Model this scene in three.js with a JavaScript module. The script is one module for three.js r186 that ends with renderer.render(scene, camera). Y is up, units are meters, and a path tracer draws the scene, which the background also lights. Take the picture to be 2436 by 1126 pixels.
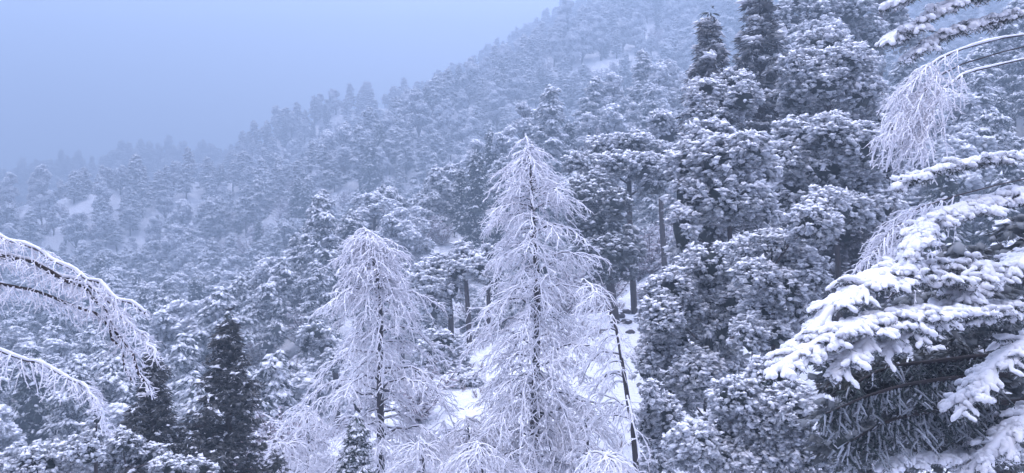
import * as THREE from 'three';

// ---------- camera, sky, sun, air, exposure ----------
const W = 2436, H = 1126, F = 1900, CY = 12;                 // photo size and its focal length in photo pixels; eye height
const scene = new THREE.Scene();
const camera = new THREE.PerspectiveCamera(2 * Math.atan(H / 2 / F) * 180 / Math.PI, W / H, 0.1, 2500);
camera.position.set(0, CY, 0);
camera.lookAt(0, CY, -1);
const renderer = new THREE.WebGLRenderer({ antialias: true });
renderer.toneMapping = THREE.LinearToneMapping;
renderer.toneMappingExposure = 1.0;
renderer.shadowMap.enabled = true;
const SKY_LEVEL = 6.6, FOG_DENSITY = 0.0054;
scene.fog = new THREE.FogExp2(new THREE.Color().setRGB(0.59, 0.77, 1.0), FOG_DENSITY);
const sunDir = new THREE.Vector3(-0.35, 0.85, 0.35).normalize();   // towards the veiled sun: high, behind the viewer's shoulder
{
  const w = 512, h = 256, data = new Float32Array(w * h * 4);
  for (let r = 0; r < h; r++) for (let c = 0; c < w; c++) {
    const up = ((r + 0.5) / h - 0.5) * Math.PI, round = ((c + 0.5) / w - 0.5) * 2 * Math.PI;
    const y = Math.sin(up), x = Math.cos(up) * Math.cos(round), z = Math.cos(up) * Math.sin(round);
    const side = 0.5 + 0.5 * (x * 0.85 + y * 0.3);                 // an overcast a little brighter over the mountain
    const soft = 0.05 * Math.sin(x * 3.1 + y * 5 + 1) * Math.sin(z * 2.7 - y * 4) + 0.03 * Math.sin(x * 7 + z * 5);
    const k = SKY_LEVEL * (0.16 + 0.5 * side + 0.85 * Math.max(0, y) + soft), o = (r * w + c) * 4;
    const v = Math.max(0, y);                                       // cooler low down, more neutral overhead
    data[o] = k * (0.44 + 0.24 * v); data[o + 1] = k * (0.56 + 0.125 * v); data[o + 2] = k * (0.87 + 0.02 * v); data[o + 3] = 1;
  }
  const sky = new THREE.DataTexture(data, w, h, THREE.RGBAFormat, THREE.FloatType);
  sky.mapping = THREE.EquirectangularReflectionMapping; sky.magFilter = THREE.LinearFilter; sky.needsUpdate = true;
  scene.background = sky; scene.environment = sky;
}
const sun = new THREE.DirectionalLight(new THREE.Color().setRGB(1, 0.93, 0.9), 1.5);
sun.name = 'sun';
sun.position.copy(sunDir).multiplyScalar(200).add(new THREE.Vector3(0, CY, -60));
sun.target.position.set(0, CY, -60); scene.add(sun, sun.target);
sun.castShadow = true; sun.shadow.radius = 40; sun.shadow.mapSize.set(2048, 2048);
Object.assign(sun.shadow.camera, { left: -150, right: 150, top: 150, bottom: -150, near: 1, far: 600 });

// ---------- helpers ----------
function rng(seed) { let a = seed >>> 0; return () => { a = (a + 0x6D2B79F5) | 0; let t = Math.imul(a ^ (a >>> 15), 1 | a); t = (t + Math.imul(t ^ (t >>> 7), 61 | t)) ^ t; return ((t ^ (t >>> 14)) >>> 0) / 4294967296; }; }
const lerp = (a, b, t) => a + (b - a) * t, clamp = (x, a, b) => Math.min(b, Math.max(a, x));
const sstep = (a, b, x) => { const t = clamp((x - a) / (b - a), 0, 1); return t * t * (3 - 2 * t); };
const V = (x, y, z) => new THREE.Vector3(x, y, z);
const P = (px, py, d) => V((px - W / 2) / F * d, CY + (H / 2 - py) / F * d, -d);       // where a photo pixel lies at a depth in metres
function hash2(i, j, s) { let h = Math.imul(i, 374761393) + Math.imul(j, 668265263) + Math.imul(s, 974711); h = Math.imul(h ^ (h >>> 13), 1274126177); return ((h ^ (h >>> 16)) >>> 0) / 4294967296; }
function noise2(x, y, s = 1) {
  const i = Math.floor(x), j = Math.floor(y), u = x - i, v = y - j, a = u * u * (3 - 2 * u), b = v * v * (3 - 2 * v);
  return lerp(lerp(hash2(i, j, s), hash2(i + 1, j, s), a), lerp(hash2(i, j + 1, s), hash2(i + 1, j + 1, s), a), b) * 2 - 1;
}
const fbm = (x, y, s) => noise2(x, y, s) + 0.5 * noise2(x * 2.1, y * 2.1, s + 1) + 0.25 * noise2(x * 4.3, y * 4.3, s + 2);

const used = new Map();
function numbered(n) { const k = used.get(n) ?? 0; used.set(n, k + 1); return k ? n + '_' + String(k).padStart(3, '0') : n; }
function tag(o, label, category, group, kind) { o.userData.label = label; if (category) o.userData.category = category; if (group) o.userData.group = group; if (kind) o.userData.kind = kind; return o; }
function thing(name, label, category, pos, group) { const o = new THREE.Group(); o.name = numbered(name); o.position.copy(pos); scene.add(o); return tag(o, label, category, group); }

// the unit lump: an icosahedron, and a finer one for near snow
function icoData(detail) {
  const g = new THREE.IcosahedronGeometry(1, detail), p = g.attributes.position, key = new Map(), v = [], f = [];
  for (let i = 0; i < p.count; i++) { const k = [p.getX(i), p.getY(i), p.getZ(i)].map((x) => Math.round(x * 1e4)).join(); if (!key.has(k)) { key.set(k, v.length / 3); v.push(p.getX(i), p.getY(i), p.getZ(i)); } f.push(key.get(k)); }
  return { v, f };
}
const ICO = [icoData(0), icoData(1), icoData(2), { v: [1, 0, 0, -1, 0, 0, 0, 1, 0, 0, -1, 0, 0, 0, 1, 0, 0, -1], f: [0, 2, 4, 4, 2, 1, 1, 2, 5, 5, 2, 0, 4, 3, 0, 1, 3, 4, 5, 3, 1, 0, 3, 5] }];

class MB {                                                         // collects tubes, lumps and leaf blades, then builds ONE named mesh
  constructor() { this.p = []; this.c = []; this.i = []; }
  v(x, y, z, c) { this.p.push(x, y, z); this.c.push(c[0], c[1], c[2]); return this.p.length / 3 - 1; }
  tube(pts, rad, sides, col, flat = 1) {
    const n = pts.length, t = V(), a = V(), b = V(), ref = V(); let prev = -1;
    for (let k = 0; k < n; k++) {
      t.subVectors(pts[Math.min(n - 1, k + 1)], pts[Math.max(0, k - 1)]).normalize();
      if (k === 0) { ref.set(Math.abs(t.y) > 0.9 ? 1 : 0, Math.abs(t.y) > 0.9 ? 0 : 1, 0); a.crossVectors(ref, t).normalize(); } else { a.addScaledVector(t, -a.dot(t)).normalize(); }
      b.crossVectors(t, a);
      const r = typeof rad === 'function' ? rad(k / (n - 1)) : lerp(rad[0], rad[1], k / (n - 1)), q = pts[k], c = typeof col === 'function' ? col(k / (n - 1)) : col, s0 = this.p.length / 3;
      for (let s = 0; s < sides; s++) { const w = s / sides * Math.PI * 2, cx = Math.cos(w) * r, sy = Math.sin(w) * r * flat; this.v(q.x + a.x * cx + b.x * sy, q.y + a.y * cx + b.y * sy, q.z + a.z * cx + b.z * sy, c); }
      if (k) for (let s = 0; s < sides; s++) { const s1 = (s + 1) % sides; this.i.push(prev + s, prev + s1, s0 + s, prev + s1, s0 + s1, s0 + s); }
      prev = s0;
    }
    const e = pts[n - 1], tip = this.v(e.x + t.x * 0.002, e.y + t.y * 0.002, e.z + t.z * 0.002, typeof col === 'function' ? col(1) : col);
    for (let s = 0; s < sides; s++) this.i.push(prev + s, prev + (s + 1) % sides, tip);
    return this;
  }
  lump(x, y, z, dx, dy, dz, L, Wd, T, col, rnd, detail = 0, rough = 0.5, under = 0.45) {   // a loaf along (dx,dy,dz), flatter below
    const l = Math.hypot(dx, dy, dz) || 1; dx /= l; dy /= l; dz /= l;
    let bx = dz, bz = -dx, bl = Math.hypot(bx, bz); if (bl < 1e-3) { bx = 1; bz = 0; bl = 1; } bx /= bl; bz /= bl;
    const ux = -bz * dy, uy = bz * dx - bx * dz, uz = bx * dy, sg = uy < 0 ? -1 : 1, { v, f } = ICO[detail], s0 = this.p.length / 3;
    for (let k = 0; k < v.length; k += 3) {
      const m = 1 + (rnd() - 0.5) * rough, a = v[k] * L * m, b = v[k + 2] * Wd * m, u = (v[k + 1] < 0 ? v[k + 1] * under : v[k + 1]) * T * m * sg;
      this.v(x + dx * a + bx * b + ux * u, y + dy * a + uy * u, z + dz * a + bz * b + uz * u, col);
    }
    for (const k of f) this.i.push(s0 + k);
    return this;
  }
  blade(x, y, z, dx, dy, dz, L, w, col, rnd) {                     // a needle spray: a narrow bent diamond
    const l = Math.hypot(dx, dy, dz) || 1; dx /= l; dy /= l; dz /= l;
    let sx = rnd() - 0.5, sy = (rnd() - 0.5) * 0.6, sz = rnd() - 0.5; const d = sx * dx + sy * dy + sz * dz; sx -= d * dx; sy -= d * dy; sz -= d * dz; const sl = Math.hypot(sx, sy, sz) || 1, k = w / sl;
    const a = this.v(x, y, z, col), b = this.v(x + dx * L * 0.45 + sx * k, y + dy * L * 0.45 + sy * k, z + dz * L * 0.45 + sz * k, col);
    const c = this.v(x + dx * L * 0.45 - sx * k, y + dy * L * 0.45 - sy * k, z + dz * L * 0.45 - sz * k, col), e = this.v(x + dx * L, y + dy * L - L * 0.12, z + dz * L, col);
    this.i.push(a, b, c, b, e, c);
    return this;
  }
  geometry() {
    const g = new THREE.BufferGeometry();
    g.setAttribute('position', new THREE.Float32BufferAttribute(this.p, 3)); g.setAttribute('color', new THREE.Float32BufferAttribute(this.c, 3));
    g.setIndex(this.i); g.computeVertexNormals();
    return g;
  }
  build(name, mat, parent) { return mesh(name, this.geometry(), mat, parent); }
}
let triangles = 0;
function mesh(name, g, mat, parent) { const m = new THREE.Mesh(g, mat); m.name = parent === scene ? numbered(name) : name; m.castShadow = m.receiveShadow = true; parent.add(m); triangles += g.index ? g.index.count / 3 : 0; return m; }

const matte = (name, roughness, extra = {}) => { const m = new THREE.MeshStandardMaterial({ color: 0xffffff, vertexColors: true, roughness, ...extra }); m.name = name; return m; };
const M = { snow: matte('snow', 0.85), leaf: matte('needles', 0.8, { side: THREE.DoubleSide }), bark: matte('bark', 0.95), rime: matte('rime', 0.8), wood: matte('wood_far', 0.9, { side: THREE.DoubleSide }) };
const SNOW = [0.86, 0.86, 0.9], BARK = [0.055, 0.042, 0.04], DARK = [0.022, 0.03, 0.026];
const tint = (c, k) => [c[0] * k, c[1] * k, c[2] * k];
const mixc = (a, b, t) => [lerp(a[0], b[0], t), lerp(a[1], b[1], t), lerp(a[2], b[2], t)];
const FROST = [0.6, 0.62, 0.67];
const leafColor = (rnd, frost, base = [0.035, 0.05, 0.04]) => mixc(tint(base, 0.6 + rnd() * 0.9), FROST, rnd() < frost ? 0.35 + 0.65 * rnd() : 0.06 * rnd());
const snowColor = (rnd) => tint(SNOW, 0.9 + rnd() * 0.12);

// one cushion of snow-laden foliage, filled with sprays and capped with lumps of snow
function cushion(fol, snow, c, R, o, rnd) {
  const n = o.n ?? Math.round(9 * (R[0] * R[1] + R[0] * R[2] + R[1] * R[2]) / (o.s * o.s) * (o.dense ?? 0.16)), s = o.s;
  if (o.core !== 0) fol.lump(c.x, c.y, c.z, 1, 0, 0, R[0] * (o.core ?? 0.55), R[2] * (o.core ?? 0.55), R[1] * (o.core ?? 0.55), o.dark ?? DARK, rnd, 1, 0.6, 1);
  const ph = rnd() * 9;
  for (let k = 0; k < n; k++) {
    const az = rnd() * Math.PI * 2, uy = -0.85 + 1.85 * Math.pow(rnd(), 0.8), h = Math.sqrt(Math.max(0, 1 - uy * uy)), ux = Math.cos(az) * h, uz = Math.sin(az) * h;
    const bump = 0.18 * Math.sin(az * 3 + uy * 4 + ph) + 0.12 * Math.sin(az * 7 - uy * 6 + ph * 2), rf = (0.72 + 0.3 * rnd()) * (1 + bump);
    const x = c.x + ux * R[0] * rf, y = c.y + uy * R[1] * rf - (o.hang ?? 0.12) * R[1] * h * rnd(), z = c.z + uz * R[2] * rf;
    const dy = -0.18 - (o.droop ?? 0.35) * h * rnd(), dx = ux + (rnd() - 0.5) * 0.9, dz = uz + (rnd() - 0.5) * 0.9;
    if (rnd() < (o.snow ?? 0.9) * sstep(-0.45, 0.55, uy + (rnd() - 0.5) * 0.5)) {
      const q = s * (0.55 + rnd() * 0.75);
      snow.lump(x, y + s * 0.22, z, dx, dy, dz, q * 1.1, q * (0.5 + 0.25 * rnd()), q * 0.42, snowColor(rnd), rnd, o.detail ?? 3, 0.7);
    }
    const nb = o.blades ?? 4;
    for (let b = 0; b < nb; b++) fol.blade(x + (rnd() - 0.5) * s * 0.5, y - s * 0.08, z + (rnd() - 0.5) * s * 0.5, dx + (rnd() - 0.5) * 1.3, dy + (rnd() - 0.55) * 0.9, dz + (rnd() - 0.5) * 1.3, s * (0.9 + rnd() * 0.9), s * (0.13 + 0.1 * rnd()), leafColor(rnd, o.frost ?? 0.25, o.leaf), rnd);
  }
}
// the same cushion built as a heap of frosted puffs: rough bodies, a few lumps of snow on each, sprays of leaf between
function puffs(fol, snow, c, R, o, rnd) {
  const s = o.s, n = o.n ?? Math.round(4.4 * (R[0] * R[1] + R[0] * R[2] + R[1] * R[2]) / (s * s) * (o.dense ?? 0.38)), body = o.body ?? 0, bk = o.bodyK ?? 0.85;
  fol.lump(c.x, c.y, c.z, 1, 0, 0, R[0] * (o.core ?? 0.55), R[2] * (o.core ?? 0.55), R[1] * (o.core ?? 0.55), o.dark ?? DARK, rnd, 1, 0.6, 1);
  for (let k = 0; k < n; k++) {
    const az = rnd() * Math.PI * 2, uy = -0.9 + 1.9 * Math.pow(rnd(), 0.85), h = Math.sqrt(Math.max(0, 1 - uy * uy)), ux = Math.cos(az) * h, uz = Math.sin(az) * h, rf = 0.72 + 0.36 * rnd();
    if (o.front && uz < -0.15 && rnd() < 0.9) continue;
    const x = c.x + ux * R[0] * rf, y = c.y + uy * R[1] * rf, z = c.z + uz * R[2] * rf, q = s * (0.6 + 0.75 * rnd()), top = sstep(-0.55, 0.45, uy + (rnd() - 0.5) * 0.7), dx = ux + (rnd() - 0.5), dz = uz + (rnd() - 0.5), dy = -0.1 - (o.droop ?? 0.5) * h * rnd();
    const f = (o.frost ?? 0.6) * sstep(-1.5, 0, uy) * (0.6 + 0.8 * rnd());
    fol.lump(x, y, z, dx, dy, dz, q * (0.9 + 0.5 * rnd()) * bk, q * 0.75 * bk, q * 0.62 * bk, mixc(tint(o.leaf ?? [0.055, 0.065, 0.062], 0.6 + 0.8 * rnd()), FROST, clamp(f, 0, 1)), rnd, body, 1.3, 0.9);
    if (rnd() < (o.snow ?? 0.9) * top) for (let j = 0; j < 4; j++) { const m = q * (0.42 + 0.42 * rnd()), ox = (rnd() - 0.5) * 1.7, oz = (rnd() - 0.5) * 1.7; snow.lump(x + ox * q, y + q * (0.7 - 0.3 * (ox * ox + oz * oz) + 0.12 * rnd()), z + oz * q, rnd() - 0.5, -0.2 * rnd(), rnd() - 0.5, m * 1.4, m * 0.9, m * 0.6, snowColor(rnd), rnd, 3, 0.8); }
    for (let j = 0; j < (o.blades ?? 8); j++) { const a = rnd() * 6.28; fol.blade(x + Math.cos(a) * q * 0.5, y + (rnd() - 0.6) * q * 0.7, z + Math.sin(a) * q * 0.5, Math.cos(a) + ux, rnd() - 0.75, Math.sin(a) + uz, q * (0.7 + 0.8 * rnd()), q * 0.1, leafColor(rnd, (o.frost ?? 0.6) * 0.85, o.leaf), rnd); }
  }
}
function taper(mb, a, b, r0, r1, rnd, wob = 0.04, n = 6, sides = 6, col = BARK) {
  const L = a.distanceTo(b), pts = []; let ox = 0, oz = 0;
  for (let k = 0; k <= n; k++) { const t = k / n; if (k && k < n) { ox += (rnd() - 0.5) * wob * L; oz += (rnd() - 0.5) * wob * L; } pts.push(V(lerp(a.x, b.x, t) + ox * (1 - t), lerp(a.y, b.y, t), lerp(a.z, b.z, t) + oz * (1 - t))); }
  mb.tube(pts, [r0, r1], sides, () => tint(col, 0.7 + rnd() * 0.6));
  return pts;
}

// ---------- terrain: spurs of the mountain as ridge lines that fall away to the valley ----------
const RIDGES = [
  { zone: 'near slope', sf: 0.16, sb: 0.9, se: 1.1, pts: [[1100, 800, 50, 0.16], [1250, 745, 50, 0.16], [1450, 722, 48, 0.16], [1540, 650, 57, 0.22], [1620, 545, 65, 0.32], [1740, 480, 70, 0.38], [1950, 420, 76, 0.42], [2300, 300, 84, 0.48], [2700, 200, 92, 0.52]] },
  { zone: 'first spur', sf: 0.55, sb: 0.7, se: 0.6, pts: [[820, 760, 76], [990, 590, 90], [1150, 490, 100], [1300, 390, 110], [1480, 305, 125], [1610, 265, 136], [1750, 290, 146], [1950, 260, 155], [2400, 200, 170]] },
  { zone: 'second spur', sf: 0.6, sb: 0.7, se: 0.6, pts: [[380, 830, 146], [560, 690, 162], [700, 545, 177], [830, 425, 197], [950, 330, 224], [1100, 245, 256], [1300, 130, 290], [1500, 20, 324], [1900, -100, 351], [2400, -200, 364]] },
  { zone: 'far hill', sf: 0.62, sb: 0.6, se: 0.5, pts: [[-300, 520, 218], [100, 470, 230], [250, 445, 235], [400, 430, 246], [560, 425, 257], [680, 425, 269], [800, 415, 287], [900, 380, 309]] },
  { zone: 'faint hill', sf: 0.5, sb: 0.5, se: 0.5, pts: [[-200, 470, 462], [250, 400, 462], [400, 372, 462], [480, 376, 469], [600, 400, 483]] },
  { zone: 'high mountain', sf: 0.75, sb: 0.8, se: 0.9, pts: [[575, 430, 345], [612, 350, 342], [660, 312, 340], [740, 290, 340], [815, 248, 345], [950, 250, 370], [1000, 238, 390], [1060, 200, 410], [1130, 168, 425], [1200, 120, 435], [1290, 75, 435], [1350, 30, 435], [1500, -60, 435], [1800, -130, 435], [2400, -180, 450]] },
];
for (const r of RIDGES) r.w = r.pts.map(([px, py, d, s]) => { const p = P(px, py, d); return [p.x, p.y, d, s ?? r.sf]; });
const KS = 1.3;
function groundInfo(X, D) {
  let best = -1e9, zone = 'valley', sum = 0;
  const base = CY - lerp(9, 18, sstep(8, 60, D)) - 3 * sstep(0, -30, X) * sstep(70, 30, D) + 0.03 * Math.max(0, D - 70);
  const hs = [base];
  for (const r of RIDGES) {
    let hb = -1e9;
    for (let k = 0; k + 1 < r.w.length; k++) {
      const [ax, ay, ad, as] = r.w[k], [bx, by, bd, bs] = r.w[k + 1], ux = bx - ax, ud = bd - ad, L2 = ux * ux + ud * ud;
      const t0 = ((X - ax) * ux + (D - ad) * ud) / L2, t = clamp(t0, 0, 1), ex = X - ax - ux * t, ed = D - ad - ud * t, dist = Math.hypot(ex, ed);
      const side = dist < 1e-6 ? 0 : (ed * ux - ex * ud) / dist / Math.sqrt(L2); let s = lerp(lerp(as, bs, t), r.sb, sstep(-0.3, 0.5, side));
      if (t0 < 0 && dist > 0) s = lerp(s, r.se, sstep(0, 1, -(ex * ux + ed * ud) / dist / Math.sqrt(L2)));
      const h = lerp(ay, by, t) - s * dist; if (h > hb) hb = h;
    }
    hs.push(hb); if (hb > best) { best = hb; if (hb > base) zone = r.zone; }
  }
  const m = Math.max(best, base); for (const h of hs) sum += Math.exp(KS * (h - m));
  const far = sstep(55, 100, D);
  const raw = m + Math.log(sum) / KS, capped = raw < 120 ? raw : 120 + 25 * Math.tanh((raw - 120) / 25);
  const behind = 1.25 * Math.max(0, -5 - D) * (1 - 0.25 * sstep(-40, -160, X));
  return { y: capped + behind - 0.35 + 0.12 * fbm(X / 2.3, D / 2.3, 3) + far * (0.9 * fbm(X / 14, D / 14, 8) + 0.4 * noise2(X / 4, D / 4, 5)), zone };
}
const ground = (X, D) => groundInfo(X, D).y;
{
  const nx = 230, nd = 290, pos = [], col = [], idx = [], uv = [];
  for (let j = 0; j <= nd; j++) for (let i = 0; i <= nx; i++) {
    const a = i / nx * 2 - 1, b = j / nd, X = Math.sign(a) * (90 * Math.abs(a) + 270 * Math.pow(Math.abs(a), 3)), D = -60 + 190 * b + 400 * Math.pow(b, 3);
    pos.push(X, ground(X, D), -D); uv.push(X / 2, D / 2);
    const g = 0.93 + 0.05 * fbm(X / 3, D / 3, 21), brown = D > 20 ? sstep(0.45, 0.9, fbm(X / 1.7, D / 1.7, 31)) * 0.12 : 0;
    col.push(...mixc([0.84 * g, 0.85 * g, 0.9 * g], [0.2, 0.17, 0.17], brown));
  }
  for (let j = 0; j < nd; j++) for (let i = 0; i < nx; i++) { const a = j * (nx + 1) + i, b = a + 1, c = a + nx + 1, d = c + 1; idx.push(a, b, c, b, d, c); }
  const g = new THREE.BufferGeometry();
  g.setAttribute('position', new THREE.Float32BufferAttribute(pos, 3)); g.setAttribute('color', new THREE.Float32BufferAttribute(col, 3)); g.setAttribute('uv', new THREE.Float32BufferAttribute(uv, 2));
  g.setIndex(idx); g.computeVertexNormals();
  const n = 256, bump = new Uint8Array(n * n * 4), r = rng(5);
  for (let y = 0; y < n; y++) for (let x = 0; x < n; x++) { let v = 0; for (const [f, a, s] of [[8, 0.5, 1], [16, 0.3, 2], [48, 0.2, 3]]) { const u = x / n * f, w = y / n * f, i = Math.floor(u), j = Math.floor(w), du = u - i, dv = w - j; v += a * lerp(lerp(hash2(i % f, j % f, s), hash2((i + 1) % f, j % f, s), du), lerp(hash2(i % f, (j + 1) % f, s), hash2((i + 1) % f, (j + 1) % f, s), du), dv); } bump.fill(v * 255, (y * n + x) * 4, (y * n + x) * 4 + 3); bump[(y * n + x) * 4 + 3] = 255; }
  const bt = new THREE.DataTexture(bump, n, n); bt.wrapS = bt.wrapT = THREE.RepeatWrapping; bt.magFilter = THREE.LinearFilter; bt.needsUpdate = true;
  const m = new THREE.MeshStandardMaterial({ vertexColors: true, roughness: 0.9, bumpMap: bt, bumpScale: 0.12 }); m.name = 'snow_ground';
  const o = mesh('snowy_ground', g, m, scene); tag(o, 'snow covered mountain ground with bare brown patches', null, null, 'structure');
}

// ---------- the forest on the slopes ----------
// Kinds of slope tree, each {trunk, crown, snow} in its own axes with the base at 0
function slopePine(seed, h, o = {}) {
  const rnd = rng(seed), trunk = new MB(), crown = new MB(), snow = new MB(), n = o.n ?? 34, lean = (o.lean ?? 0.03) * h;
  const axis = (t) => V(lean * t * t, h * t, lean * 0.4 * Math.sin(t * 3));
  trunk.tube([0, 0.2, 0.4, 0.6, 0.8, o.puff ? 0.93 : 0.97].map(axis), [0.025 * h, 0.006 * h], 6, () => tint(BARK, 0.7 + rnd() * 0.6));
  let az = rnd() * 6;
  for (let k = 0; k < n; k++) {
    const t = lerp(o.low ?? 0.24, 0.97, Math.pow(k / (n - 1), 0.9)), q = (t - (o.low ?? 0.24)) / (1 - (o.low ?? 0.24));
    az += 2.4 + (rnd() - 0.5) * 0.9;
    const len = h * (o.wide ?? 0.26) * (o.shape ? o.shape(q) : Math.pow(1 - q, 0.75) * (0.75 + 0.25 * Math.min(1, q * 6)) + 0.05) * (0.6 + rnd() * 0.6), a = axis(t), dx = Math.cos(az), dz = Math.sin(az), rise = (0.12 + 0.25 * q) * len, drop = (o.drop ?? 0.42) * len;
    const at = (s) => V(a.x + dx * len * s, a.y + rise * s - drop * s * s, a.z + dz * len * s);
    if (len > 0.12 * h) trunk.tube([at(0), at(0.5), at(0.9)], [0.006 * h, 0.003 * h], 4, BARK);
    for (const [s, f] of len > 0.13 * h ? [[0.5, 0.75], [0.98, 1]] : [[0.7, 1]]) {
      const p = at(s), r = ((o.pad ?? 0.05) * h + len * (o.padl ?? 0.2)) * f * (0.75 + rnd() * 0.5);
      p.x += (rnd() - 0.5) * r * 0.6; p.z += (rnd() - 0.5) * r * 0.6;
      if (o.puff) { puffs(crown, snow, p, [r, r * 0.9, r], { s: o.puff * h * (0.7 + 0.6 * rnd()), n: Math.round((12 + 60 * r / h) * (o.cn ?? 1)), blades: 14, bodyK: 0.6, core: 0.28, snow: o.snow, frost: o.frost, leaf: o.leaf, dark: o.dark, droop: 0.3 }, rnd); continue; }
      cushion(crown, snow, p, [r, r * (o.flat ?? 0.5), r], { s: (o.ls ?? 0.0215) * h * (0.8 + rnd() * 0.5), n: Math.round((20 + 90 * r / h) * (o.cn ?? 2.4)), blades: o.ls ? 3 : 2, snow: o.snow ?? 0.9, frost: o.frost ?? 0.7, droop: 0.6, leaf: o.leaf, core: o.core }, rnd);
    }
  }
  cushion(crown, snow, axis(1), o.puff ? [0.009 * h, 0.03 * h, 0.009 * h] : [0.03 * h, 0.05 * h, 0.03 * h], { s: (o.puff ?? 0.03) * h, n: 10, blades: 5, snow: (o.snow ?? 0.9) * 0.9, core: 0 }, rnd);
  return { trunk: trunk.geometry(), crown: crown.geometry(), snow: snow.geometry(), h };
}
function frostBush(seed, h) {                                        // bare shrub furred with rime
  const rnd = rng(seed), trunk = new MB(), crown = new MB(), snow = new MB();
  for (let k = 0; k < 26; k++) {
    const az = rnd() * 6.28, out = h * (0.15 + 0.5 * rnd()), top = V(Math.cos(az) * out, h * (0.55 + 0.45 * rnd()) - out * 0.3, Math.sin(az) * out), pts = taper(trunk, V(0, 0, 0), top, 0.02 * h, 0.006 * h, rnd, 0.08, 4, 4, [0.16, 0.13, 0.14]);
    for (let j = 0; j < 44; j++) {
      const q = pts[1 + Math.floor(rnd() * 4)], a = rnd() * 6.28, l = h * (0.07 + 0.12 * rnd());
      (j % 3 ? snow : crown).blade(q.x + (rnd() - 0.5) * 0.12 * h, q.y + (rnd() - 0.5) * 0.12 * h, q.z + (rnd() - 0.5) * 0.12 * h, Math.cos(a), rnd() * 0.9 - 0.2, Math.sin(a), l, 0.018 * h, j % 3 ? tint([0.74, 0.73, 0.78], 0.8 + 0.3 * rnd()) : [0.3, 0.26, 0.29], rnd);
    }
  }
  return { trunk: trunk.geometry(), crown: crown.geometry(), snow: snow.geometry(), h };
}
function billowTree(seed, h, o = {}) {                               // evergreen broadleaf whose crown is a heap of cushions
  const rnd = rng(seed), trunk = new MB(), crown = new MB(), snow = new MB(), top = V((rnd() - 0.5) * 0.15 * h, h * 0.9, (rnd() - 0.5) * 0.15 * h), pts = taper(trunk, V(0, 0, 0), top, 0.03 * h, 0.008 * h, rnd, 0.05, 6, 6);
  for (let k = 0; k < (o.n ?? 34); k++) {
    const q = rnd(), y = h * lerp(o.low ?? 0.3, 0.96, q), w = h * (o.wide ?? 0.24) * Math.sqrt(Math.max(0.05, 1 - Math.pow(q * 1.25 - 0.3, 2))) * Math.sqrt(rnd()), az = rnd() * 6.28, r = h * (0.055 + 0.06 * rnd()) * (1 - 0.3 * q), c = V(Math.cos(az) * w + top.x * q, y, Math.sin(az) * w + top.z * q);
    trunk.tube([pts[1 + Math.floor(q * 4.9)], c], [0.008 * h, 0.003 * h], 4, BARK);
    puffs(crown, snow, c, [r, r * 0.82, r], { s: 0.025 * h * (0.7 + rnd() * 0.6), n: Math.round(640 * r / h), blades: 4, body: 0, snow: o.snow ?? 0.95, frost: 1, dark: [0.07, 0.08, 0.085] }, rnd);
  }
  return { trunk: trunk.geometry(), crown: crown.geometry(), snow: snow.geometry(), h };
}
const round = (q) => Math.sqrt(Math.max(0, 1 - Math.pow(q * 1.7 - 0.75, 2))) * 0.9 + 0.06, spire = (q) => Math.pow(1 - q, 0.8) + 0.08;
const KINDS = [
  { look: 'broad', name: 'pine_tree', category: 'pine', w: 2, g: slopePine(101, 8.5, { wide: 0.3 }) },
  { look: 'rounded', name: 'pine_tree', category: 'pine', w: 2, g: slopePine(102, 8, { wide: 0.27, shape: round, n: 36, low: 0.3 }) },
  { look: 'narrow', name: 'pine_tree', category: 'pine', w: 4, g: slopePine(103, 9.5, { wide: 0.19, n: 36 }) },
  { look: 'leaning', name: 'pine_tree', category: 'pine', w: 2, g: slopePine(104, 8.5, { wide: 0.28, lean: 0.14, n: 30, low: 0.32 }) },
  { look: 'ragged', name: 'pine_tree', category: 'pine', w: 2, g: slopePine(105, 9, { wide: 0.26, n: 22, low: 0.36 }) },
  { look: 'dark pointed', name: 'cypress_tree', category: 'cypress', w: 2, g: slopePine(106, 9, { wide: 0.15, n: 44, low: 0.06, shape: spire, snow: 0.3, frost: 0.1, flat: 0.8, drop: 0.1 }) },
  { look: 'billowing', name: 'evergreen_tree', category: 'evergreen', w: 3, g: billowTree(108, 7.5) },
  { look: 'lopsided', name: 'evergreen_tree', category: 'evergreen', w: 2, g: billowTree(110, 8.5, { wide: 0.21, n: 30, low: 0.38 }) },
  { look: 'tall heaped', name: 'evergreen_tree', category: 'evergreen', w: 3, g: billowTree(109, 9.5, { wide: 0.17, n: 40 }) },
  { look: 'rimed', name: 'frosted_shrub', category: 'shrub', w: 5, g: frostBush(107, 4) },
];
for (const k of KINDS) {
  const root = new THREE.Group();
  mesh('trunk', k.g.trunk, M.bark, root); const cr = mesh('crown', k.g.crown, M.leaf, root); mesh('snow', k.g.snow, M.snow, cr).userData.kind = 'stuff';
  k.root = root;
}
const CLEAR = [[1430, 225, 260, 13], [1130, 560, 82, 6], [1380, 345, 118, 8], [330, 720, 150, 12], [560, 640, 180, 11], [700, 1015, 62, 5], [1530, 690, 52, 12]].map(([px, py, d, r]) => { const p = P(px, py, d); return [p.x, d, r]; });
const spots = [];
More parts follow.
